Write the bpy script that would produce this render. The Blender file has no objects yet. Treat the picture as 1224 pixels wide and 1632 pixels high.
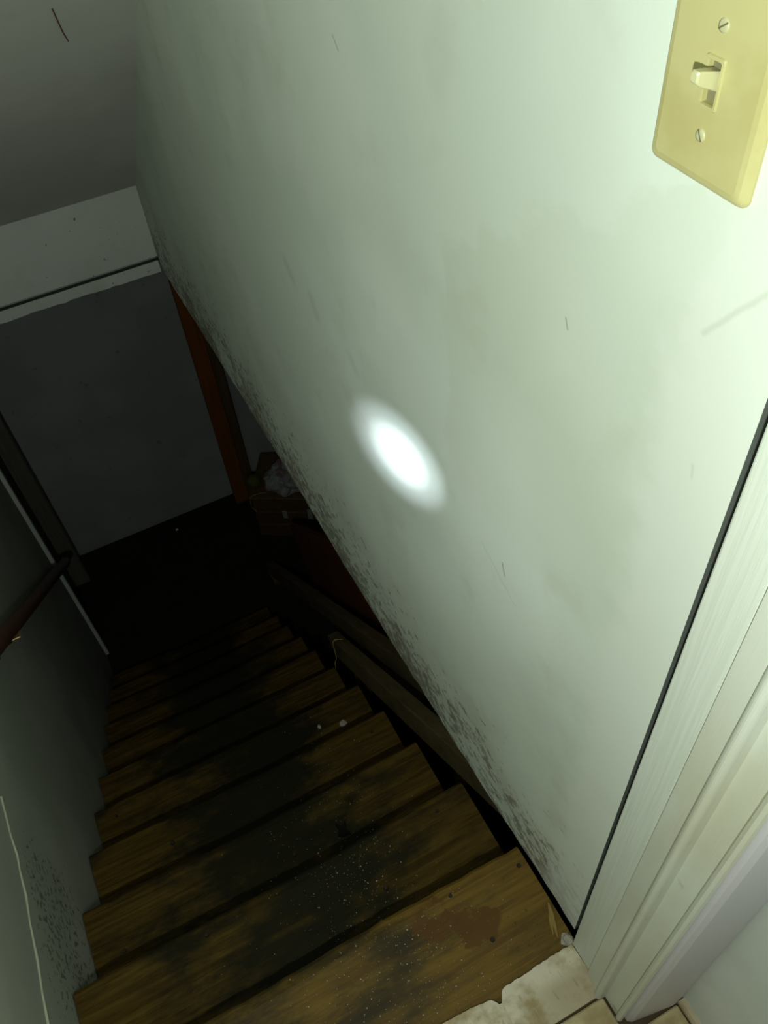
import bpy, bmesh, math, random
from mathutils import Vector, Matrix, noise as mnoise
random.seed(7)
scene = bpy.context.scene
COL = scene.collection

# ---------------------------------------------------------------- scale: 1 unit = camera to right wall = 0.39 m
U = 0.39
FZ = 4.17                                   # eye height above the upper floor, in units
def W(x, y, z): return Vector((x*U, y*U, (z+FZ)*U))

# ---------------------------------------------------------------- camera
M = [[0.888294, -0.454191, -0.068147], [-0.3852, -0.655974, -0.649091], [0.250109, 0.602834, -0.757652]]
cam_d = bpy.data.cameras.new('camera'); cam = bpy.data.objects.new('camera', cam_d); COL.objects.link(cam)
right = Vector(M[0]); up = -Vector(M[1]); back = -Vector(M[2])
mw = Matrix((right, up, back)).transposed().to_4x4(); mw.translation = W(0, 0, 0)
cam.matrix_world = mw
cam_d.sensor_fit = 'VERTICAL'; cam_d.sensor_height = 24.0
cam_d.lens = 1358.95/1632*24.0; cam_d.clip_start = 0.01
scene.camera = cam

# ---------------------------------------------------------------- world, lights, exposure
world = bpy.data.worlds.new('world'); scene.world = world; world.use_nodes = True
bg = world.node_tree.nodes['Background']; bg.inputs[0].default_value = (0.6, 0.7, 0.75, 1); bg.inputs[1].default_value = 0.0005
FLASH_POS = W(-0.4, -0.4, -0.2)             # bare lamp by the eye
TORCH_POS = W(-0.6, -0.4, -1.0)             # torch in the hand, lower down, throwing the hot spot
def lamp(name, kind, power, color, size, loc):
    l = bpy.data.lights.new(name, kind); l.energy = power; l.color = color; l.shadow_soft_size = size
    o = bpy.data.objects.new(name, l); COL.objects.link(o); o.location = loc; return o
flash = lamp('hand_lamp', 'POINT', 31.0, (0.915, 1.0, 0.91), 0.012, FLASH_POS)
halo = lamp('torch_halo', 'SPOT', 9.0, (0.86, 0.95, 1.0), 0.008, TORCH_POS)
halo.data.spot_size = math.radians(36); halo.data.spot_blend = 1.0
beam = lamp('torch_beam', 'SPOT', 150.0, (0.86, 0.92, 1.0), 0.004, TORCH_POS)
beam.data.spot_size = math.radians(5.6); beam.data.spot_blend = 1.0
glow = lamp('torch_beam_edge', 'SPOT', 135.0, (0.78, 0.86, 1.0), 0.006, TORCH_POS)
glow.data.spot_size = math.radians(8.6); glow.data.spot_blend = 1.0
glow.rotation_euler = halo.rotation_euler = beam.rotation_euler = (W(1, 2.197, -2.459) - TORCH_POS).to_track_quat('-Z', 'Y').to_euler()
vs = scene.view_settings
vs.view_transform = 'Standard'; vs.look = 'None'; vs.exposure = 0.0; vs.gamma = 1.0; vs.use_curve_mapping = False

# ---------------------------------------------------------------- node helpers
class NT:
    def __init__(s, name, rough=0.8, spec=0.3, metallic=0.0):
        s.m = bpy.data.materials.new(name); s.m.use_nodes = True; s.t = s.m.node_tree
        s.b = s.t.nodes['Principled BSDF']
        s.b.inputs['Roughness'].default_value = rough; s.b.inputs['Specular IOR Level'].default_value = spec
        s.b.inputs['Metallic'].default_value = metallic
        s.pos = s.t.nodes.new('ShaderNodeNewGeometry').outputs['Position']
        s.sep = s.t.nodes.new('ShaderNodeSeparateXYZ'); s.t.links.new(s.pos, s.sep.inputs[0])
        s.x, s.y, s.z = s.sep.outputs
    def put(s, sock, v):
        if hasattr(v, 'is_linked') or isinstance(v, bpy.types.NodeSocket): s.t.links.new(v, sock)
        else: sock.default_value = v
    def ma(s, op, a, b=0.0, c=None, clamp=False):
        n = s.t.nodes.new('ShaderNodeMath'); n.operation = op; n.use_clamp = clamp
        s.put(n.inputs[0], a); s.put(n.inputs[1], b)
        if c is not None: s.put(n.inputs[2], c)
        return n.outputs[0]
    def step(s, v, a, b, lo=0.0, hi=1.0):
        n = s.t.nodes.new('ShaderNodeMapRange'); n.interpolation_type = 'SMOOTHSTEP'
        s.put(n.inputs[0], v)
        for i, q in zip((1, 2, 3, 4), (a, b, lo, hi)): s.put(n.inputs[i], q)
        return n.outputs[0]
    def noise(s, scale, stretch=(1, 1, 1), detail=4, rough=0.55, off=(0, 0, 0), obj=False, dist=0.0):
        mp = s.t.nodes.new('ShaderNodeMapping'); mp.inputs['Scale'].default_value = stretch; mp.inputs['Location'].default_value = off
        src = s.pos
        if obj:
            oi = s.t.nodes.new('ShaderNodeObjectInfo'); va = s.t.nodes.new('ShaderNodeVectorMath'); va.operation = 'MULTIPLY_ADD'
            s.t.links.new(oi.outputs['Random'], va.inputs[0]); va.inputs[1].default_value = (9, 5, 7); s.t.links.new(s.pos, va.inputs[2]); src = va.outputs[0]
        s.t.links.new(src, mp.inputs[0])
        n = s.t.nodes.new('ShaderNodeTexNoise'); s.t.links.new(mp.outputs[0], n.inputs['Vector'])
        n.inputs['Scale'].default_value = scale; n.inputs['Detail'].default_value = detail; n.inputs['Roughness'].default_value = rough
        n.inputs['Distortion'].default_value = dist
        return n.outputs['Fac']
    def mix(s, f, a, b):
        n = s.t.nodes.new('ShaderNodeMix'); n.data_type = 'RGBA'; s.put(n.inputs[0], f)
        for i, q in ((6, a), (7, b)):
            if isinstance(q, tuple): n.inputs[i].default_value = (*q, 1)
            else: s.t.links.new(q, n.inputs[i])
        return n.outputs[2]
    def seg(s, ax, bx, a, b, w, wob=0.0):
        """soft mask of a stroke from a to b (in two world axes), half width w"""
        px, py = ax, bx
        if wob:
            px = s.ma('ADD', px, s.ma('MULTIPLY', s.ma('SUBTRACT', s.noise(40, off=(3, 1, 2)), 0.5), wob))
            py = s.ma('ADD', py, s.ma('MULTIPLY', s.ma('SUBTRACT', s.noise(40, off=(1, 5, 8)), 0.5), wob))
        dx, dy = b[0]-a[0], b[1]-a[1]; L2 = dx*dx+dy*dy
        qx = s.ma('SUBTRACT', px, a[0]); qy = s.ma('SUBTRACT', py, a[1])
        t = s.ma('DIVIDE', s.ma('ADD', s.ma('MULTIPLY', qx, dx), s.ma('MULTIPLY', qy, dy)), L2, clamp=True)
        ex = s.ma('SUBTRACT', qx, s.ma('MULTIPLY', t, dx)); ey = s.ma('SUBTRACT', qy, s.ma('MULTIPLY', t, dy))
        d = s.ma('SQRT', s.ma('ADD', s.ma('MULTIPLY', ex, ex), s.ma('MULTIPLY', ey, ey)))
        return s.step(d, 0.0, w, 1.0, 0.0)
    def bump(s, h, strength=0.2, dist=0.002):
        n = s.t.nodes.new('ShaderNodeBump'); n.inputs['Strength'].default_value = strength; n.inputs['Distance'].default_value = dist
        s.t.links.new(h, n.inputs['Height']); s.t.links.new(n.outputs[0], s.b.inputs['Normal'])
    def color(s, c):
        if isinstance(c, tuple): s.b.inputs['Base Color'].default_value = (*c, 1)
        else: s.t.links.new(c, s.b.inputs['Base Color'])
        return s.m

def yz(y, z): return (y*U, (z+FZ)*U)

def plaster(name, c1, c2, zb=None, mold=0.0, yscale=1.0):
    n = NT(name, 0.7, 0.25)
    c = n.mix(n.step(n.noise(2.2, detail=3), 0.42, 0.62), c1, c2)
    c = n.mix(n.ma('MULTIPLY', n.step(n.noise(9, detail=5, off=(4, 2, 1)), 0.52, 0.75), 0.22), c, (0.48, 0.47, 0.36))
    if mold:
        h = n.ma('SUBTRACT', n.z, (zb+FZ)*U)                          # height over the lower edge in metres
        dens = n.ma('POWER', n.ma('SUBTRACT', 1.0, n.ma('DIVIDE', h, 0.44), clamp=True), 0.95)
        big = n.noise(5.5, detail=3, off=(1, 7, 2))
        sp = n.noise(60, stretch=(1, 0.7, 1.15), detail=5, rough=0.66)
        thr = n.ma('SUBTRACT', 0.735, n.ma('MULTIPLY', n.ma('MULTIPLY', dens, n.step(big, 0.3, 0.6, 0.75, 1.12)), 0.325*mold))
        mk = n.step(n.ma('SUBTRACT', sp, thr), 0.0, 0.10)
        c = n.mix(n.ma('MULTIPLY', n.ma('MULTIPLY', dens, n.step(big, 0.35, 0.7)), 0.40*mold), c, (0.38, 0.34, 0.24))
        c = n.mix(n.ma('MULTIPLY', mk, 0.68), c, (0.15, 0.115, 0.075))
    n.bump(n.noise(260, detail=2), 0.12, 0.001)
    return n, c

# ---------------------------------------------------------------- materials
n, c = plaster('right_wall_paint', (0.68, 0.75, 0.66), (0.74, 0.81, 0.72), -4.25, 1.0)
# paler roller patch with a soft outline, and a few scuffs of its own shape
pn = n.ma('MULTIPLY', n.ma('SUBTRACT', n.noise(14, detail=4), 0.5), 0.10)
yy = n.ma('ADD', n.y, pn); zz = n.ma('ADD', n.z, pn)
patch = n.ma('MULTIPLY', n.step(yy, 1.80*U, 1.76*U), n.step(n.ma('ADD', zz, n.ma('MULTIPLY', yy, 0.62)), (FZ-1.278+1.733*.62+.06)*U, (FZ-1.278+1.733*.62)*U))
patch = n.ma('MULTIPLY', patch, n.step(zz, (FZ-2.25)*U, (FZ-2.0)*U))
c = n.mix(n.ma('MULTIPLY', patch, 0.30), c, (0.60, 0.65, 0.52))
c = n.mix(n.ma('MULTIPLY', n.step(n.ma('SUBTRACT', n.y, pn), 0.98*U, 0.86*U), 0.7), c, (0.76, 0.80, 0.73))
for a, b, w, k in ((yz(.86, -.975), yz(.74, -.81), .004, .18), (yz(1.43, -2.30), yz(1.41, -2.35), .0022, .8), (yz(1.243, -1.185), yz(1.232, -1.21), .002, .6),
                   (yz(1.56, -2.33), yz(1.34, -2.44), .0016, .25), (yz(2.98, -2.18), yz(2.94, -2.24), .025, .16), (yz(2.6, -2.24), yz(2.55, -2.28), .02, .12),
                   (yz(2.42, -.95), yz(2.39, -.98), .003, .4), (yz(3.25, -2.15), yz(3.2, -2.2), .025, .16), (yz(.80, -1.26), yz(.795, -1.29), .003, .15)):
    c = n.mix(n.ma('MULTIPLY', n.seg(n.y, n.z, a, b, w, 0.004), k), c, (0.22, 0.20, 0.14))
M_WR = n.color(c)
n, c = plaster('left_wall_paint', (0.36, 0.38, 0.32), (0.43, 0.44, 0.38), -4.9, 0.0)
d1 = n.ma('MULTIPLY', n.step(n.y, 1.25*U, 1.8*U), n.step(n.y, 2.7*U, 2.3*U))
d2 = n.ma('MULTIPLY', n.step(n.z, (FZ-5.6)*U, (FZ-4.9)*U), n.step(n.z, (FZ-4.28)*U, (FZ-4.45)*U))
sp = n.noise(75, detail=4, rough=0.6)
mk = n.step(n.ma('ADD', sp, n.ma('MULTIPLY', n.ma('MULTIPLY', d1, d2), 0.16)), 0.68, 0.76)
c = n.mix(n.ma('MULTIPLY', mk, 0.8), c, (0.10, 0.10, 0.08))
M_WL = n.color(c)
n, c = plaster('ceiling_paint', (0.58, 0.575, 0.55), (0.64, 0.63, 0.60)); M_CEIL = n.color(c)
n, c = plaster('header_paint', (0.66, 0.69, 0.63), (0.72, 0.74, 0.69))
mk = n.step(n.ma('ADD', n.noise(45, detail=3), n.ma('MULTIPLY', n.step(n.x, .2*U, .9*U), 0.03)), 0.70, 0.74); c = n.mix(mk, c, (0.10, 0.10, 0.09)); M_HEAD = n.color(c)
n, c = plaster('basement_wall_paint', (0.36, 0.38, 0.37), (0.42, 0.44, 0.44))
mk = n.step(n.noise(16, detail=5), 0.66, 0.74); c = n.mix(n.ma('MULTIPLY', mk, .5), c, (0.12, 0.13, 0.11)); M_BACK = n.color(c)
n, c = plaster('hall_wall_paint', (0.62, 0.66, 0.60), (0.70, 0.73, 0.67)); M_HALL = n.color(c)
n = NT('darkened_gypsum_edge', 0.9, 0.1); M_GYP = n.color(n.mix(n.noise(40), (0.10, 0.115, 0.10), (0.15, 0.16, 0.145)))  # wall edge coloured dark to stand for shade in the gap by the door stop

def wood(name, c1, c2, stretch, rough=0.65, scale=14, dirt=0.0, spec=0.25, obj=True):
    n = NT(name, rough, spec)
    g = n.noise(scale, stretch=stretch, detail=6, rough=0.6, obj=obj, dist=0.6)
    c = n.mix(n.step(g, 0.3, 0.7), c1, c2)
    c = n.mix(n.ma('MULTIPLY', n.step(n.noise(scale*4, stretch=stretch, detail=3, obj=obj), 0.55, 0.7), 0.35), c, tuple(q*0.45 for q in c1))
    if dirt: c = n.mix(n.ma('MULTIPLY', n.step(n.noise(6, detail=4, obj=obj), 0.45, 0.7), dirt), c, (0.03, 0.028, 0.02))
    n.bump(g, 0.25, 0.002)
    return n, c
ALX = (0.25, 6.0, 6.0); ALZ = (6.0, 6.0, 0.25)
n, c = wood('tread_wood', (0.105, 0.056, 0.008), (0.175, 0.105, 0.014), ALX, 0.6)
# trodden black grime along the middle of the flight
mid = n.step(n.x, 0.20, 0.05, 0.0, 1.0)
gr = n.step(n.ma('ADD', n.noise(9, stretch=(0.6, 1.6, 1.0), detail=6, rough=0.68), n.ma('MULTIPLY', mid, 0.15)), 0.46, 0.74)
c = n.mix(n.ma('MULTIPLY', gr, 0.85), c, (0.020, 0.017, 0.007))
c = n.mix(n.ma('MULTIPLY', n.step(n.noise(90, detail=3), 0.66, 0.74), 0.5), c, (0.03, 0.02, 0.01))
# wet amber stain on the top tread
wn = n.ma('MULTIPLY', n.ma('SUBTRACT', n.noise(16, detail=4, off=(2, 2, 0)), 0.5), 0.13)
st = n.seg(n.ma('ADD', n.x, wn), n.ma('ADD', n.y, wn), (0.45*U, 1.03*U), (0.66*U, 0.92*U), 0.05)
st = n.ma('MULTIPLY', n.step(st, 0.25, 0.45), n.step(n.z, -0.06, -0.03))
c = n.mix(n.ma('MULTIPLY', st, 0.85), c, (0.095, 0.040, 0.006))
M_TREAD0 = n.color(c)
n = NT('lower_tread_wood', 0.75, 0.1)  # treads below the top one, in a darker wood tone
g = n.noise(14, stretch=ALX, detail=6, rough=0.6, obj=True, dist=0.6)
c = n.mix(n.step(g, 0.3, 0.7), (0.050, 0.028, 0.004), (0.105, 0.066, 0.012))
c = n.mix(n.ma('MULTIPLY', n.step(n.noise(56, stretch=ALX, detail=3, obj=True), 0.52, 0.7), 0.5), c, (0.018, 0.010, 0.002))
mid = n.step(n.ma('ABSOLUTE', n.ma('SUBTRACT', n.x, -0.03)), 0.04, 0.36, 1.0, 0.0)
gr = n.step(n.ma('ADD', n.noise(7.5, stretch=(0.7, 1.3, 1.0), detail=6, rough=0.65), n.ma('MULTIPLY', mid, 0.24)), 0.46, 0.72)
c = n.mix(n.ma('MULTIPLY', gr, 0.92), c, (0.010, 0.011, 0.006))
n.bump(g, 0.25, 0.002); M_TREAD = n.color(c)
n, c = wood('stringer_wood', (0.13, 0.085, 0.04), (0.19, 0.13, 0.06), (5, 1, 1)); M_STR = n.color(c)
n, c = wood('rail_board_wood', (0.10, 0.075, 0.03), (0.15, 0.115, 0.055), (6, 0.6, 0.6), dirt=0.35); M_RAILB = n.color(c)
n, c = wood('red_plank_wood', (0.13, 0.036, 0.012), (0.18, 0.055, 0.02), (6, 0.6, 0.6), dirt=0.4); M_RED = n.color(c)
n, c = wood('orange_post_wood', (0.21, 0.068, 0.010), (0.27, 0.095, 0.015), ALZ, obj=False); M_ORANGE = n.color(c)
n, c = wood('dark_post_wood', (0.10, 0.06, 0.025), (0.15, 0.09, 0.04), ALZ); M_DARKP = n.color(c)
n, c = wood('gray_post_wood', (0.13, 0.125, 0.095), (0.17, 0.165, 0.13), ALZ); M_GRAYP = n.color(c)
n, c = wood('crate_wood', (0.10, 0.055, 0.018), (0.15, 0.085, 0.028), ALX, dirt=0.4); M_CRATE = n.color(c)
n, c = wood('handrail_wood', (0.075, 0.028, 0.016), (0.11, 0.045, 0.025), (6, 0.6, 0.6), 0.4, spec=0.4); M_HAND = n.color(c)
n, c = wood('splinter_wood', (0.26, 0.18, 0.05), (0.33, 0.23, 0.07), (1, 1, 1)); M_SPL = n.color(c)

n = NT('casing_paint', 0.33, 0.5)
g = n.noise(30, stretch=(7, 7, 0.25), detail=3, rough=0.5)
c = n.mix(n.step(n.noise(5, stretch=(1, 1, .5), detail=4), 0.4, 0.65), (0.66, 0.69, 0.60), (0.60, 0.60, 0.47))
c = n.mix(n.ma('MULTIPLY', n.step(n.noise(24, detail=5, off=(5, 5, 5)), 0.66, 0.78), 0.6), c, (0.30, 0.24, 0.14))
n.bump(g, 0.18, 0.0012); M_CAS = n.color(c)
n = NT('door_stop_paint', 0.45, 0.35)
g = n.noise(34, stretch=(7, 7, 0.2), detail=3, rough=0.5)
n.bump(g, 0.35, 0.0015); M_STOP = n.color(n.mix(n.step(g, .35, .65), (0.66, 0.71, 0.62), (0.71, 0.75, 0.67)))
n = NT('front_casing_paint', 0.4, 0.4); M_FCAS = n.color(n.mix(n.noise(6), (0.60, 0.58, 0.62), (0.66, 0.64, 0.66)))
n = NT('threshold_paint', 0.6, 0.3)
c = n.mix(n.step(n.noise(9, detail=5, rough=.6), 0.46, 0.62), (0.66, 0.60, 0.46), (0.36, 0.28, 0.14))
ed = n.step(n.y, 0.60*U, 0.52*U); c = n.mix(n.ma('MULTIPLY', n.ma('MULTIPLY', ed, n.step(n.x, .55*U, .8*U)), .6), c, (0.28, 0.21, 0.10))
c = n.mix(n.ma('MULTIPLY', n.step(n.noise(55, stretch=(3, .5, 1), detail=3), 0.6, 0.72), .5), c, (0.22, 0.18, 0.11)); M_THR = n.color(c)
n = NT('floor_tile_glaze', 0.5, 0.35); c = n.mix(n.step(n.noise(10, detail=5), .4, .62), (0.50, 0.42, 0.24), (0.30, 0.23, 0.10)); M_TILE = n.color(c)
n = NT('subfloor_wood', 0.9, 0.1); M_SUB = n.color((0.08, 0.055, 0.03))
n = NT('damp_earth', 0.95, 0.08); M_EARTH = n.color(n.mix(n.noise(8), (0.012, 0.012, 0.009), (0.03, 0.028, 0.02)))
n = NT('ivory_plastic', 0.35, 0.45); c = n.mix(n.step(n.noise(14, detail=4), .45, .7), (0.55, 0.51, 0.24), (0.49, 0.44, 0.19)); M_IVORY = n.color(c)
n = NT('ivory_toggle', 0.3, 0.5); M_TOG = n.color((0.60, 0.58, 0.33))
n = NT('switch_recess', 0.7, 0.2); M_REC = n.color((0.22, 0.21, 0.11))
n = NT('painted_screw', 0.4, 0.5); M_SCR = n.color((0.54, 0.52, 0.30))
n = NT('dark_slot', 0.8, 0.1); M_SLOT = n.color((0.16, 0.15, 0.08))
n = NT('dark_iron', 0.7, 0.3); M_IRON = n.color((0.02, 0.014, 0.01))
n = NT('brass', 0.3, 0.5, 0.9); M_BRASS = n.color((0.75, 0.55, 0.30))
n = NT('black_leaf', 0.8, 0.1); M_BLK = n.color((0.008, 0.006, 0.005))
n = NT('pale_crumb', 0.9, 0.1); M_CRUMB = n.color((0.40, 0.37, 0.30))
n = NT('plaster_grain', 0.9, 0.1); M_GRAIN = n.color((0.72, 0.72, 0.66))
n = NT('red_thread', 0.8, 0.1); M_THREAD = n.color((0.13, 0.05, 0.035))
n = NT('yellow_string', 0.9, 0.1); M_YSTR = n.color((0.48, 0.36, 0.10))
n = NT('white_plastic', 0.5, 0.3); M_BAG = n.color(n.mix(n.step(n.noise(11), .5, .62), (0.34, 0.35, 0.35), (0.26, 0.18, 0.19)))
n = NT('yellow_green_rubber', 0.7, 0.2); M_BALL = n.color((0.10, 0.11, 0.02))
n = NT('paper_tag', 0.8, 0.1); M_TAG = n.color((0.32, 0.34, 0.33))

# ---------------------------------------------------------------- mesh helpers (all coordinates in units, world placed)
ORI = {}
def link(name, bm, mat, parent=None, smooth=False, origin=None):
    me = bpy.data.meshes.new(name)
    bmesh.ops.recalc_face_normals(bm, faces=bm.faces)
    base = ORI[parent.name] if parent is not None else (Vector(origin) if origin is not None else Vector((0, 0, 0)))
    bmesh.ops.translate(bm, verts=bm.verts, vec=-base)
    bm.to_mesh(me); bm.free()
    for q in (mat if isinstance(mat, list) else [mat]): me.materials.append(q)
    if smooth:
        for p in me.polygons: p.use_smooth = True
    o = bpy.data.objects.new(name, me); COL.objects.link(o)
    if parent is not None: o.parent = parent
    else: o.location = base
    ORI[o.name] = base
    return o
def empty(name, loc):
    o = bpy.data.objects.new(name, None); o.empty_display_size = 0.05; COL.objects.link(o); o.location = loc; ORI[o.name] = Vector(loc); return o
def tag(o, label, cat, group=None):
    o['label'] = label; o['category'] = cat
    if group: o['group'] = group
    return o
def struct(o, label=None):
    o['kind'] = 'structure'
    if label: o['label'] = label
    return o
def box(x0, x1, y0, y1, z0, z1, bevel=0.0, seg=2, bm=None):
    bm2 = bmesh.new()
    v = [bm2.verts.new(W(x, y, z)) for x in (x0, x1) for y in (y0, y1) for z in (z0, z1)]
    for f in ((0, 1, 3, 2), (4, 6, 7, 5), (0, 4, 5, 1), (2, 3, 7, 6), (0, 2, 6, 4), (1, 5, 7, 3)): bm2.faces.new([v[i] for i in f])
    if bevel: bmesh.ops.bevel(bm2, geom=list(bm2.edges), offset=bevel*U, segments=seg, affect='EDGES', profile=0.5)
    return bm2
def prism(pts, axis, a, b, bevel=0.0, seg=2):
    """outline pts in the two other axes (units), extruded along axis from a to b"""
    bm = bmesh.new()
    def P(p, t):
        if axis == 0: return W(t, p[0], p[1])
        if axis == 1: return W(p[0], t, p[1])
        return W(p[0], p[1], t)
    lo = [bm.verts.new(P(p, a)) for p in pts]; hi = [bm.verts.new(P(p, b)) for p in pts]
    bm.faces.new(lo); bm.faces.new(hi[::-1]); k = len(pts)
    for i in range(k): bm.faces.new((lo[i], lo[(i+1) % k], hi[(i+1) % k], hi[i]))
    if bevel: bmesh.ops.bevel(bm, geom=list(bm.edges), offset=bevel*U, segments=seg, affect='EDGES', profile=0.5)
    return bm
def tube(path, r, sides=8, closed=False):
    """path: world metre points, r in metres (number or list)"""
    bm = bmesh.new(); k = len(path); rings = []
    for i, p in enumerate(path):
        p = Vector(p); a = Vector(path[max(i-1, 0)]); b = Vector(path[min(i+1, k-1)])
        if closed: a = Vector(path[i-1]); b = Vector(path[(i+1) % k])
        t = (b-a).normalized(); s = t.cross(Vector((0.13, 0.31, 1))).normalized(); q = t.cross(s)
        rr = r[i] if isinstance(r, (list, tuple)) else r
        rings.append([bm.verts.new(p+rr*(math.cos(2*math.pi*j/sides)*s+math.sin(2*math.pi*j/sides)*q)) for j in range(sides)])
    for i in range(k if closed else k-1):
        A, B = rings[i], rings[(i+1) % k]
        for j in range(sides): bm.faces.new((A[j], A[(j+1) % sides], B[(j+1) % sides], B[j]))
    if not closed: bm.faces.new(rings[0]); bm.faces.new(rings[-1][::-1])
    return bm
def slanted(x0, x1, ya, za, yb, zb, h, bevel=0.008):
    """board running down the flight: lower edge from (ya,za) to (yb,zb), vertical height h"""
    s_ = (za-zb)/(yb-ya); k = h/(1+s_*s_)
    return prism([(ya, za), (yb, zb), (yb+s_*k, zb+k), (ya+s_*k, za+k)], 0, x0, x1, bevel)

# ---------------------------------------------------------------- setting
def wavy_wall_right():
    bm = bmesh.new(); N = 90
    ys = [0.693+(7.30-0.693)*i/N for i in range(N+1)]
    def zb(i, y):
        base = -4.19 if y < 0.9 else (-4.19-0.09*min(1, (y-0.9)/1.0))
        if y > 2.2: base = -4.28+0.015*math.sin(y*1.7)
        return base+random.uniform(-.012, .012)
    lo = [zb(i, y) for i, y in enumerate(ys)]
    TOP = 2.9; x0, x1 = 1.0, 1.28
    rows = []
    for x in (x0, x1):
        rows.append(([bm.verts.new(W(x, y, z)) for y, z in zip(ys, lo)], [bm.verts.new(W(x, y, TOP)) for y in ys]))
    (a, b), (c, d) = rows
    for i in range(N):
        bm.faces.new((a[i], a[i+1], b[i+1], b[i])); bm.faces.new((c[i], d[i], d[i+1], c[i+1]))
        bm.faces.new((a[i], c[i], c[i+1], a[i+1])).material_index = 1; bm.faces.new((b[i], b[i+1], d[i+1], d[i]))
    bm.faces.new((a[0], b[0], d[0], c[0])).material_index = 1; bm.faces.new((a[N], c[N], d[N], b[N]))
    return bm
struct(link('wall_right', wavy_wall_right(), [M_WR, M_GYP]))
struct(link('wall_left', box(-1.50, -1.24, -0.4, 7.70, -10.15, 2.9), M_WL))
# torn paper seam on the left wall: a thin curling lip
pts = [(2.62, -4.205), (2.411, -4.229), (2.30, -4.262), (2.218, -4.255), (2.08, -4.262), (1.94, -4.238), (1.75, -4.225), (1.60, -4.20), (1.482, -4.185), (1.2, -4.17)]
bm = bmesh.new(); rw = []
for i, (y, z) in enumerate(pts):
    w = 0.004+0.007*math.sin(i*1.7)**2
    rw.append([bm.verts.new(W(-1.241, y, z+0.005)), bm.verts.new(W(-1.231-0.003*(i % 2), y, z-w*0.3)), bm.verts.new(W(-1.241, y, z-w))])
for i in range(len(rw)-1):
    for j in (0, 1): bm.faces.new((rw[i][j], rw[i+1][j], rw[i+1][j+1], rw[i][j+1]))
bm.faces.new(rw[0]); bm.faces.new(rw[-1][::-1])
n = NT('torn_paper', .9, .1); M_TORN = n.color((0.46, 0.44, 0.33))
wl = bpy.data.objects['wall_left']; link('torn_seam', bm, M_TORN, wl)
struct(link('trim_2', box(-1.245, -1.195, 7.66, 7.74, -10.1, -4.34, 0.008), M_HEAD), 'pale corner strip at the far end of the left wall')
slope = 0.953
def ceil_z(y): return -3.551-slope*(y-7.135)
struct(link('ceiling', prism([(7.16, ceil_z(7.16)), (0.35, ceil_z(0.35)), (0.35, ceil_z(0.35)+.25), (7.16, ceil_z(7.16)+.25)], 0, -1.5, 1.25), M_CEIL))
hd = struct(link('wall_header', box(-1.24, 1.0, 7.11, 7.30, -4.205, -3.2), M_HEAD), 'white header board below the sloped ceiling')
n = NT('dark_joint', .9, .1); M_JOINT = n.color((0.05, 0.05, 0.045))
link('joint', box(-1.24, 0.998, 7.066, 7.10, -4.2215, -4.2125), M_JOINT, hd)
bm = bmesh.new(); NN = 40
lo = [(-1.235+(2.225)*i/NN) for i in range(NN+1)]
sec = []
for i, x in enumerate(lo):
    zb = -4.335+random.uniform(-.008, .008)
    sec.append([bm.verts.new(W(x, 7.07, -4.222)), bm.verts.new(W(x, 7.07, zb)), bm.verts.new(W(x, 7.28, zb)), bm.verts.new(W(x, 7.28, -4.222))])
for i in range(NN):
    for j in range(4): bm.faces.new((sec[i][j], sec[i][(j+1) % 4], sec[i+1][(j+1) % 4], sec[i+1][j]))
bm.faces.new(sec[0]); bm.faces.new(sec[-1][::-1])
struct(link('trim_1', bm, M_HEAD), 'white strip under the header board')
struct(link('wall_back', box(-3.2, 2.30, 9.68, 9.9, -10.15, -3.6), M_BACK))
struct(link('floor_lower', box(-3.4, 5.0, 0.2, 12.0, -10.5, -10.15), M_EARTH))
# upper floor: subfloor, worn threshold board with a chipped edge, tiles behind it
fl = struct(link('floor', box(-1.24, 1.9, -3.0, 0.60, -4.60, -4.202), M_SUB))
edge = []
xs = [-1.235+0.012*i for i in range(int((0.955+1.235)/0.012)+1)]
for x in xs:
    y = 0.642+0.004*math.sin(x*9)+random.uniform(-.0025, .0025)
    d = (x-0.548)/0.022
    y -= 0.045*math.exp(-d*d)
    d = (x-0.49)/0.05
    y -= 0.010*math.exp(-d*d)
    edge.append((x, y))
link('threshold_board', prism([(-1.235, 0.424)]+[(0.955, 0.424)]+edge[::-1], 2, -4.20, -4.17), M_THR, fl)
tw = 0.77
tile_me = None
for r in range(3):
    for k in range(4):
        x1 = 0.945-k*(tw+0.008) + (0.0 if r == 0 else 0.255); x0 = max(x1-tw, -1.235); y1 = 0.414-r*(tw+.008)
        if r == 0 and k == 0: pass
        if x0 >= x1: continue
        link('floor_tile', box(x0, x1, y1-tw, y1, -4.20, -4.172, 0.006, 1), M_TILE, fl)
link('floor_tile', box(0.953, 1.204, -0.356, 0.246, -4.20, -4.172, 0.006, 1), M_TILE, fl)
# hall wall beside the door
struct(link('wall_hall', box(1.235, 1.5, -3.0, 0.262, -4.20, 2.9), M_HALL))
struct(link('baseboard_hall', prism([(1.235, -4.17), (1.205, -4.17), (1.206, -4.15), (1.215, -4.135), (1.235, -4.13)], 1, -3.0, 0.25), M_THR))
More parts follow.
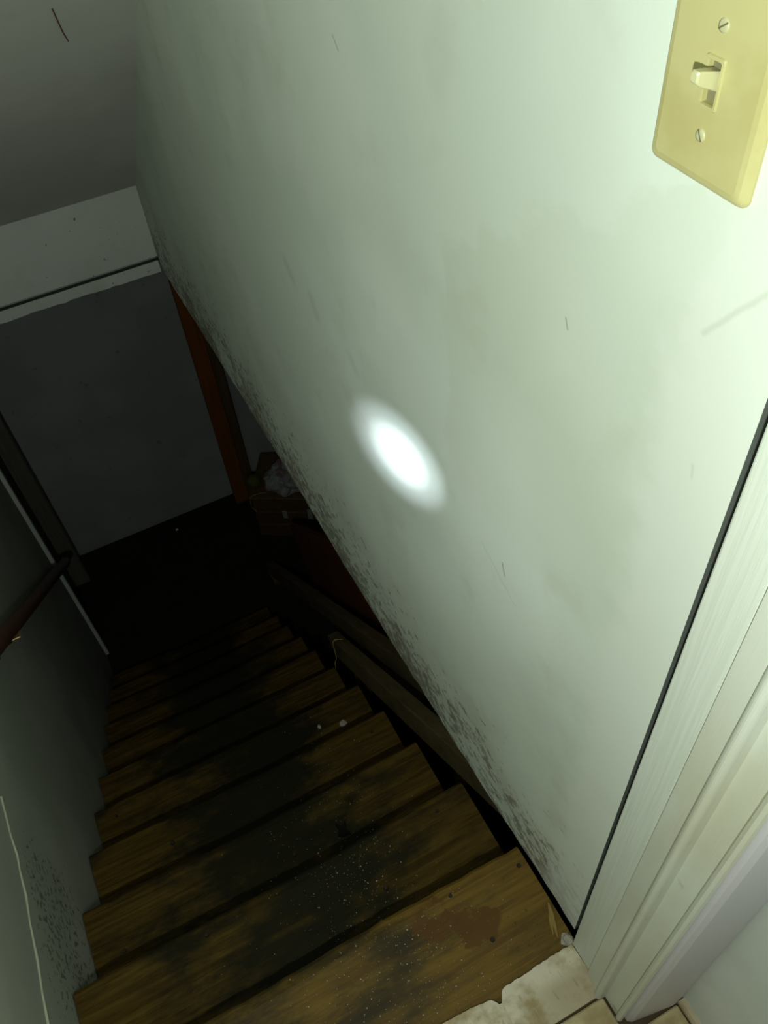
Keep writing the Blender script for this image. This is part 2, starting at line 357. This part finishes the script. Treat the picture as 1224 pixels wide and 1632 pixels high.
# door frame
dr = empty('door_1', W(0.95, 0.45, -4.17)); struct(dr, 'white painted door frame beside the stair opening')
link('door_stop', box(0.951, 1.05, 0.522, 0.646, -4.168, 2.6, 0.006, 2), M_STOP, dr)
link('jamb', prism([(0.936, 0.516), (0.933, 0.446)]+[(0.9305+0.017*math.cos(math.radians(a)), 0.429+0.017*math.sin(math.radians(a))) for a in range(100, 271, 17)]+[(0.953, 0.408), (0.953, 0.335), (1.10, 0.335), (1.10, 0.516)], 2, -4.169, 2.6), M_CAS, dr)
link('bead', prism([(0.957, 0.335), (0.946, 0.328), (0.942, 0.318), (0.946, 0.308), (0.955, 0.303), (0.965, 0.306), (0.968, 0.316), (0.99, 0.322), (0.99, 0.335)], 2, -4.169, 2.6), M_CAS, dr)
link('casing', prism([(0.975, 0.318), (0.978, 0.292), (0.995, 0.280), (1.18, 0.250), (1.20, 0.250), (1.212, 0.262), (1.212, 0.30), (1.10, 0.334), (0.99, 0.334)], 2, -4.168, 2.6), M_FCAS, dr)

# ---------------------------------------------------------------- staircase
def nose(k): return (1.145, -4.205) if k == 1 else (1.70+.583*(k-2), -4.65-.55*(k-2))
sc = empty('staircase', W(0, 4.0, -10.15))
tag(sc, 'steep worn wooden basement staircase with blackened open treads', 'staircase')
TH = 0.095
def tread(k):
    y1, z = nose(k); y0 = 0.585 if k == 1 else nose(k-1)[0]-0.07
    if k == 1: y0 = 0.603
    xl = -1.232; xr = (0.978, 1.0, 0.998, 1.012, 1.03, 1.01, 1.0, 1.01, 1.0, 1.0, 1.0)[k-1]
    bm = bmesh.new(); N = 36; secs = []
    ph = random.uniform(0, 9); tilt = random.uniform(-.012, .012)
    for i in range(N+1):
        t = i/N; x = xl+(xr-xl)*t
        w = 0.006*math.sin(t*7+ph)+random.uniform(-.0035, .0035)+tilt*(t-.5)
        sag = -0.012*math.sin(math.pi*t)*(k > 1)
        wear = -0.008*math.exp(-((t-.5)/.25)**2)
        zz = z+sag
        prof = [(y0, zz), (y1-.06+w, zz), (y1-.022+w, zz-.004+wear), (y1-.006+w, zz-.018+wear), (y1+w, zz-.04), (y1+w-.006, zz-TH+.012), (y1+w-.02, zz-TH), (y0, zz-TH)]
        secs.append([bm.verts.new(W(x, *p)) for p in prof])
    P = len(secs[0])
    for i in range(N):
        for j in range(P): bm.faces.new((secs[i][j], secs[i][(j+1) % P], secs[i+1][(j+1) % P], secs[i+1][j]))
    bm.faces.new(secs[0]); bm.faces.new(secs[-1][::-1])
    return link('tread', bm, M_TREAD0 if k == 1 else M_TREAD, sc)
treads = {k: tread(k) for k in range(1, 12)}
def stringer(x0, x1):
    pts = []
    for k in range(1, 12):
        y1, z = nose(k); yb = 0.603 if k == 1 else nose(k-1)[0]-0.02
        pts += [(yb, z-TH-.001), (y1-0.02, z-TH-.001)]
    pts += [(nose(11)[0]-.02, -10.15), (nose(11)[0]-.55, -10.15), (0.63, -4.95), (0.603, -4.95)]
    return prism(pts, 0, x0, x1)
link('stringer', stringer(-1.225, -1.12), M_STR, sc)
link('stringer', stringer(0.80, 0.90), M_STR, sc)
def nail(k, x, y, r=0.012):
    z = nose(k)[1]; bm = bmesh.new()
    bmesh.ops.create_cone(bm, cap_ends=True, segments=10, radius1=r*U, radius2=r*U*.8, depth=0.012*U, matrix=Matrix.Translation(W(x, y, z)))
    link('nail_head', bm, M_IRON, treads[k])
for a in ((1, .655, .832, .013), (1, .935, 1.05), (2, .367, 1.393, .015), (3, -1.062, 1.96, .016), (4, -.693, 2.671, .018), (1, .582, 1.085, .010), (3, .011, 1.99, .012), (2, .80, 1.62), (2, -.547, 1.622, .012), (4, .86, 2.74), (5, -1.08, 3.33)):
    nail(*a)

# ---------------------------------------------------------------- light switch
pc = (0.947, -0.571); hw, hh = 0.112, 0.157
sw = empty('light_switch', W(1.0, pc[0], pc[1]-hh)); tag(sw, 'ivory toggle light switch plate screwed to the stair wall', 'light switch')
def rrect(hy, hz, r, k=6):
    out = []
    for cy, cz, a0 in ((hy-r, hz-r, 0), (-hy+r, hz-r, 90), (-hy+r, -hz+r, 180), (hy-r, -hz+r, 270)):
        for i in range(k+1):
            a = math.radians(a0+90*i/k); out.append((cy+r*math.cos(a), cz+r*math.sin(a)))
    return out
def plate():
    bm = bmesh.new(); rings = []
    for x, ins in ((1.0, 0), (0.995, 0.0), (0.988, 0.004), (0.983, 0.011), (0.981, 0.020)):
        rings.append([bm.verts.new(W(x, pc[0]+y, pc[1]+z)) for y, z in rrect(hw-ins, hh-ins, max(.016-ins*.4, .006))])
    K = len(rings[0])
    for A, B in zip(rings, rings[1:]):
        for j in range(K): bm.faces.new((A[j], A[(j+1) % K], B[(j+1) % K], B[j]))
    # slotted face: bridge the outer ring to the slot by filling with a hole
    sl = [bm.verts.new(W(0.981, pc[0]+y, pc[1]+z)) for y, z in rrect(.0135, .031, .002, 2)]
    sb = [bm.verts.new(W(0.992, pc[0]+y, pc[1]+z)) for y, z in rrect(.0135, .031, .002, 2)]
    m = len(sl)
    eo = [bm.edges.get((rings[-1][j], rings[-1][(j+1) % K])) for j in range(K)]
    ei = [bm.edges.new((sl[j], sl[(j+1) % m])) for j in range(m)]
    bmesh.ops.triangle_fill(bm, edges=eo+ei, use_beauty=True)
    for j in range(m): bm.faces.new((sl[j], sl[(j+1) % m], sb[(j+1) % m], sb[j]))
    return bm
link('plate', plate(), M_IVORY, sw)
link('slot_recess', box(0.9905, 0.9935, pc[0]-.0135, pc[0]+.0135, pc[1]-.031, pc[1]+.031), M_REC, sw)
# collar round the slot
def collar():
    bm = bmesh.new()
    rr = [(0.981, 0.020, .038, .004), (0.978, .0185, .0365, .004), (0.978, .0145, .032, .003), (0.982, .0135, .031, .002)]
    rings = [[bm.verts.new(W(x, pc[0]+y, pc[1]+z)) for y, z in rrect(a, b, r, 2)] for x, a, b, r in rr]; K = len(rings[0])
    for A, B in zip(rings, rings[1:]):
        for j in range(K): bm.faces.new((A[j], A[(j+1) % K], B[(j+1) % K], B[j]))
    return bm
link('slot_collar', collar(), M_IVORY, sw)
def lever():
    bm = bmesh.new(); secs = []
    for x, dz, a, b in ((0.990, 0.002, .0110, .0155), (0.972, .008, .0100, .0135), (0.955, .0135, .0090, .0115), (0.946, .0165, .0080, .0095), (0.943, .0175, .0055, .0065)):
        secs.append([bm.verts.new(W(x, pc[0]+y, pc[1]+dz+z)) for y, z in rrect(a, b, .003, 2)])
    K = len(secs[0])
    for A, B in zip(secs, secs[1:]):
        for j in range(K): bm.faces.new((A[j], A[(j+1) % K], B[(j+1) % K], B[j]))
    bm.faces.new(secs[0]); bm.faces.new(secs[-1][::-1]); return bm
link('toggle', lever(), M_TOG, sw)
for dz, ang in ((0.078, -35), (-0.078, 60)):
    bm = bmesh.new(); rings = []
    for x, r in ((0.982, .0105), (0.9795, .0098), (0.9790, .006), (0.9788, .002)):
        rings.append([bm.verts.new(W(x, pc[0]+r*math.cos(2*math.pi*j/16), pc[1]+dz+r*math.sin(2*math.pi*j/16))) for j in range(16)])
    for A, B in zip(rings, rings[1:]):
        for j in range(16): bm.faces.new((A[j], A[(j+1) % 16], B[(j+1) % 16], B[j]))
    bm.faces.new(rings[-1]); s = link('screw', bm, M_SCR, sw, smooth=True)
    ca, sa = math.cos(math.radians(ang)), math.sin(math.radians(ang))
    q = [(-.0095, -.0012), (.0095, -.0012), (.0095, .0012), (-.0095, .0012)]
    bm = bmesh.new(); lo = [bm.verts.new(W(0.9800, pc[0]+y*ca-z*sa, pc[1]+dz+y*sa+z*ca)) for y, z in q]; hi = [bm.verts.new(W(0.9784, pc[0]+y*ca-z*sa, pc[1]+dz+y*sa+z*ca)) for y, z in q]
    bm.faces.new(lo); bm.faces.new(hi[::-1])
    for j in range(4): bm.faces.new((lo[j], lo[(j+1) % 4], hi[(j+1) % 4], hi[j]))
    link('screw_slot', bm, M_SLOT, s)

# ---------------------------------------------------------------- handrail on the left wall
hr = empty('handrail', W(-1.08, 5.0, -6.0)); tag(hr, 'dark reddish wooden handrail running down the left wall', 'handrail')
def rail_z(y): return -4.29-0.942*(y-3.69)
def hrail():
    bm = bmesh.new(); secs = []
    d = Vector((0, 1, -0.942)).normalized(); nrm = Vector((0, 0.942, 1)).normalized()
    prof = [(0.055*math.cos(a), 0.062*math.sin(a)) for a in [2*math.pi*i/14 for i in range(14)]]
    for y in [0.9+i*(7.62-0.9)/20 for i in range(21)]:
        c0 = W(-1.08, y, rail_z(y))
        secs.append([bm.verts.new(c0+U*(Vector((1, 0, 0))*a+nrm*b)) for a, b in prof])
    K = 14
    for A, B in zip(secs, secs[1:]):
        for j in range(K): bm.faces.new((A[j], A[(j+1) % K], B[(j+1) % K], B[j]))
    bm.faces.new(secs[0]); bm.faces.new(secs[-1][::-1]); return bm
link('rail', hrail(), M_HAND, hr, smooth=True)
for y in (1.6, 3.98):
    zc = rail_z(y)
    b = link('bracket', tube([W(-1.239, y, zc-.16), W(-1.19, y, zc-.15), W(-1.12, y, zc-.12), W(-1.085, y, zc-.05)], 0.0055, 8), M_IRON, hr, smooth=True)
    link('bracket_plate', box(-1.24, -1.228, y-.03, y+.03, zc-.22, zc-.10, .004, 1), M_IRON, b)
    link('bracket_saddle', box(-1.105, -1.04, y-.035, y+.035, zc-.095, zc-.075, .004, 1), M_BRASS, b)

# ---------------------------------------------------------------- lumber right of the flight
def zA(y): return -4.741-.85*(y-1.583)
A = empty('guard_board', W(1.14, 2.8, -5.6)); tag(A, 'weathered two-by-four nailed beside the right ends of the upper treads', 'board')
link('board', slanted(1.08, 1.185, 1.30, zA(1.30), 4.16, zA(4.16), 0.285), M_RAILB, A)
link('support_post', box(1.186, 1.28, 1.95, 2.12, -10.15, zA(2.12)+.02, .008, 1), M_DARKP, A)
link('support_post', box(1.186, 1.28, 3.85, 4.02, -10.15, zA(4.02)+.02, .008, 1), M_DARKP, A)
def zB(y): return -6.561-.885*(y-3.797)
B = empty('leaning_board', W(1.36, 5, -10.15)); tag(B, 'greyish board slanting down behind the guard board', 'board')
link('plank', slanted(1.31, 1.42, 2.35, zB(2.35), 7.75, zB(7.75), 0.27), M_RAILB, B)
link('support_post', box(1.425, 1.52, 4.3, 4.45, -10.15, zB(4.45)+.02, .008, 1), M_DARKP, B)
link('foot_block', box(1.30, 1.43, 7.60, 7.85, -10.15, zB(7.75)+.02, .008, 1), M_DARKP, B) if zB(7.75) > -10.1 else None
def zC(y): return -7.35-.88*(y-4.6)
Cp = empty('red_plank', W(1.6, 5, -10.15)); tag(Cp, 'wide reddish plank standing on edge under the right wall', 'plank')
link('plank', slanted(1.62, 1.70, 2.6, zC(2.6), 6.6, zC(6.6), 1.15), M_RED, Cp)
link('support_post', box(1.705, 1.80, 5.0, 5.2, -10.15, zC(5.2)+.3, .008, 1), M_DARKP, Cp)
# crate, bag and ball
def yawbox(cx, cy, ang, x0, x1, y0, y1, z0, z1, bevel=.01):
    bm = box(x0, x1, y0, y1, z0, z1, bevel, 1)
    bmesh.ops.rotate(bm, verts=bm.verts, cent=(0, 0, 0), matrix=Matrix.Rotation(math.radians(ang), 3, 'Z'))
    bmesh.ops.translate(bm, verts=bm.verts, vec=(cx*U, cy*U, 0)); return bm
cr = empty('wooden_crate', W(1.9, 8.6, -10.15)); tag(cr, 'brown wooden crate on the cellar floor with pale paper tags', 'crate')
CX, CY, CA = 1.48, 8.60, -31
for i in range(3):
    link('front_slat', yawbox(CX, CY, CA, 0, 1.3, 0, .05, -10.13+i*.29, -9.86+i*.29), M_CRATE, cr)
    link('side_slat', yawbox(CX, CY, CA, 0, .05, .051, .9, -10.13+i*.29, -9.86+i*.29), M_CRATE, cr)
    link('side_slat', yawbox(CX, CY, CA, 1.25, 1.3, .051, .9, -10.13+i*.29, -9.86+i*.29), M_CRATE, cr)
link('lid', yawbox(CX, CY, CA, -.02, 1.32, -.02, .92, -9.28, -9.24), M_DARKP, cr)
link('back_slat', yawbox(CX, CY, CA, .051, 1.249, .85, .9, -10.15, -9.29), M_DARKP, cr)
link('paper_tag', yawbox(CX, CY, CA, .42, .49, -.006, -.0005, -9.70, -9.54, 0), M_TAG, cr)
link('paper_tag', yawbox(CX, CY, CA, .80, .87, -.006, -.0005, -9.72, -9.50, 0), M_TAG, cr)
def blob(cx, cy, cz, rx, ry, rz, amp, fr, seed, flat=None, sub=4):
    bm = bmesh.new(); bmesh.ops.create_icosphere(bm, subdivisions=sub, radius=1)
    for v in bm.verts:
        d = v.co.normalized(); a = 1+amp*mnoise.noise(d*fr+Vector((seed, seed, 0)))+amp*.5*abs(mnoise.noise(d*fr*2.3+Vector((0, seed, 3))))
        z = d.z*a
        if flat is not None and z < flat: z = flat
        v.co = W(cx+d.x*a*rx, cy+d.y*a*ry, cz+z*rz)
    return bm
bag = link('plastic_bag', blob(2.06, 8.58, -9.24+.5*.26, .30, .24, .26, .45, 2.2, 4, -.5), M_BAG, smooth=False, origin=W(2.06, 8.58, -9.24))
tag(bag, 'crumpled white plastic bag on the crate lid', 'bag')
ball = link('rubber_ball', blob(1.62, 8.78, -9.24+.11, .11, .11, .11, .03, 1.5, 1, None, 3), M_BALL, smooth=True, origin=W(1.62, 8.78, -9.24))
tag(ball, 'dull yellow-green ball beside the white bag', 'ball')
# posts
po = link('timber_post', box(1.38, 1.60, 9.42, 9.52, -10.15, -3.7, .01, 1), M_ORANGE, origin=W(1.49, 9.47, -10.15)); tag(po, 'orange-brown timber post in front of the grey cellar wall', 'post')
po = link('timber_post', box(1.605, 1.745, 9.45, 9.60, -10.15, -3.7, .01, 1), M_DARKP, origin=W(1.68, 9.5, -10.15)); tag(po, 'dark timber post touching the right side of the orange post', 'post')
po = link('timber_post', box(-1.42, -1.11, 9.10, 9.30, -10.15, -3.7, .02, 2), M_GRAYP, origin=W(-1.26, 9.2, -10.15)); tag(po, 'grey timber post beyond the end of the left wall', 'post')
# strings
def string(pts, lab):
    P = [Vector(W(*p)) for p in pts]; out = []
    for i in range(len(P)-1):
        a, b, c_, d = P[max(i-1, 0)], P[i], P[i+1], P[min(i+2, len(P)-1)]
        for t in (0, .25, .5, .75):
            out.append(0.5*((2*b)+(c_-a)*t+(2*a-5*b+4*c_-d)*t*t+(3*b-a-3*c_+d)*t**3))
    out.append(P[-1])
    o = link('string', tube(out, 0.0016, 6), M_YSTR, smooth=True, origin=P[0]); tag(o, lab, 'string'); return o
ye = 4.08; zt = zA(ye)+.285
string([(1.20, ye-.06, zt+.01), (1.13, ye, zt+.012), (1.068, ye+.01, zt+.005), (1.068, ye+.01, zt-.15), (1.067, ye+.02, zt-.31), (1.05, ye+.03, zt-.38), (1.04, ye+.01, zt-.46)], 'yellowish string looped over the lower end of the guard board')
string([(1.72, 8.56, -9.23), (1.60, 8.60, -9.225), (1.47, 8.60, -9.235), (1.455, 8.58, -9.32), (1.455, 8.575, -9.42), (1.50, 8.53, -9.50)], 'yellowish string hanging over the corner of the crate')

# ---------------------------------------------------------------- small litter
P = [W(.560, 4.955, ceil_z(4.955)-.006), W(.575, 5.03, ceil_z(5.03)-.014), W(.592, 5.12, ceil_z(5.12)-.01), W(.615, 5.205, ceil_z(5.205)-.006)]
o = link('thread', tube(P, 0.0013, 6), M_THREAD, origin=P[0]); tag(o, 'short reddish thread stuck to the sloped ceiling', 'thread')
def flake(name, x, y, z, rx, ry, rz, amp, mat, lab, cat, seed, sub=2):
    o = link(name, blob(x, y, z+rz*.45, rx, ry, rz, amp, 1.6, seed, -.45, sub), mat, origin=W(x, y, z)); tag(o, lab, cat); return o
sagz = lambda k: nose(k)[1]-.010
# black curled leaf on the third tread
bm = bmesh.new(); ol = [(-.045, -.03), (-.015, -.045), (.03, -.05), (.012, -.012), (.035, .035), (-.005, .02), (-.03, .045), (-.024, .005)]
z3 = sagz(3); lo = [bm.verts.new(W(.335+a, 1.99+b, z3+.002)) for a, b in ol]; hi = [bm.verts.new(W(.335+a*.95, 1.99+b*.95, z3+.012+.35*(a*a+b*b)**.5)) for a, b in ol]
bm.faces.new(lo); bm.faces.new(hi[::-1])
for j in range(8): bm.faces.new((lo[j], lo[(j+1) % 8], hi[(j+1) % 8], hi[j]))
o = link('dry_leaf', bm, M_BLK, origin=W(.335, 1.99, z3)); tag(o, 'black curled leaf lying on the third tread', 'leaf')
flake('paint_flake', .77, 3.18, sagz(5)+.006, .03, .03, .012, .3, M_CRUMB, 'round pale paint flake near the right end of the fifth tread', 'flake', 3)
flake('paint_flake', .59, 3.25, sagz(5), .014, .02, .008, .3, M_CRUMB, 'tiny pale paint flake left of the round one on the fifth tread', 'flake', 8)
flake('plaster_crumb', .945, .672, -4.205, .024, .03, .018, .7, M_CRUMB, 'white plaster crumb where the top tread meets the door frame', 'crumb', 5)
def splinter(p, q, r, lab):
    p, q = W(*p), W(*q); o = link('wood_splinter', tube([p, p.lerp(q, .3), p.lerp(q, .7), q], [r*.3, r, r*.8, r*.2], 5), M_SPL, origin=p); tag(o, lab, 'splinter')
splinter((.962, .845, -4.196), (.915, .70, -4.195), .0042, 'longer pale wood splinter along the right end of the top tread')
splinter((.935, .80, -4.198), (.905, .72, -4.198), .0026, 'shorter pale wood splinter beside the longer one on the top tread')
flake('glint_speck', .355, 9.40, -10.15, .022, .022, .02, .25, M_GRAIN, 'tiny pale speck standing in for a glint at the foot of the cellar wall', 'glint_speck', 2)  # glint at the floor edge, made as an added pale speck
# plaster dust grains, far too many to count
bm = bmesh.new()
def grain(x, y, z, r):
    a = random.uniform(0, 6.28); vs_ = []
    for i in range(3): vs_.append(bm.verts.new(W(x, y, z)+Vector((r*math.cos(a+i*2.09), r*math.sin(a+i*2.09), 0))))
    t = bm.verts.new(W(x, y, z)+Vector((0, 0, r*1.1)))
    bm.faces.new(vs_[::-1])
    for i in range(3): bm.faces.new((vs_[i], vs_[(i+1) % 3], t))
for k, cnt, cx in ((1, 330, .22), (2, 300, .22), (3, 150, .28), (4, 70, .38), (5, 25, .45)):
    y1, z = nose(k); y0 = .66 if k == 1 else nose(k-1)[0]
    i = 0
    while i < cnt:
        x = random.gauss(cx, .22); y = random.uniform(y0, y1-.03)
        if not -1.1 < x < .9: continue
        sg = -0.012*math.sin(math.pi*(x+1.232)/2.23) if k > 1 else 0
        grain(x, y, z+sg+.0005, min(.0019, .0005+random.expovariate(1/.00035))); i += 1
o = link('plaster_dust', bm, M_GRAIN); o['kind'] = 'stuff'; tag(o, 'white plaster grains sprinkled over the upper treads', 'dust')
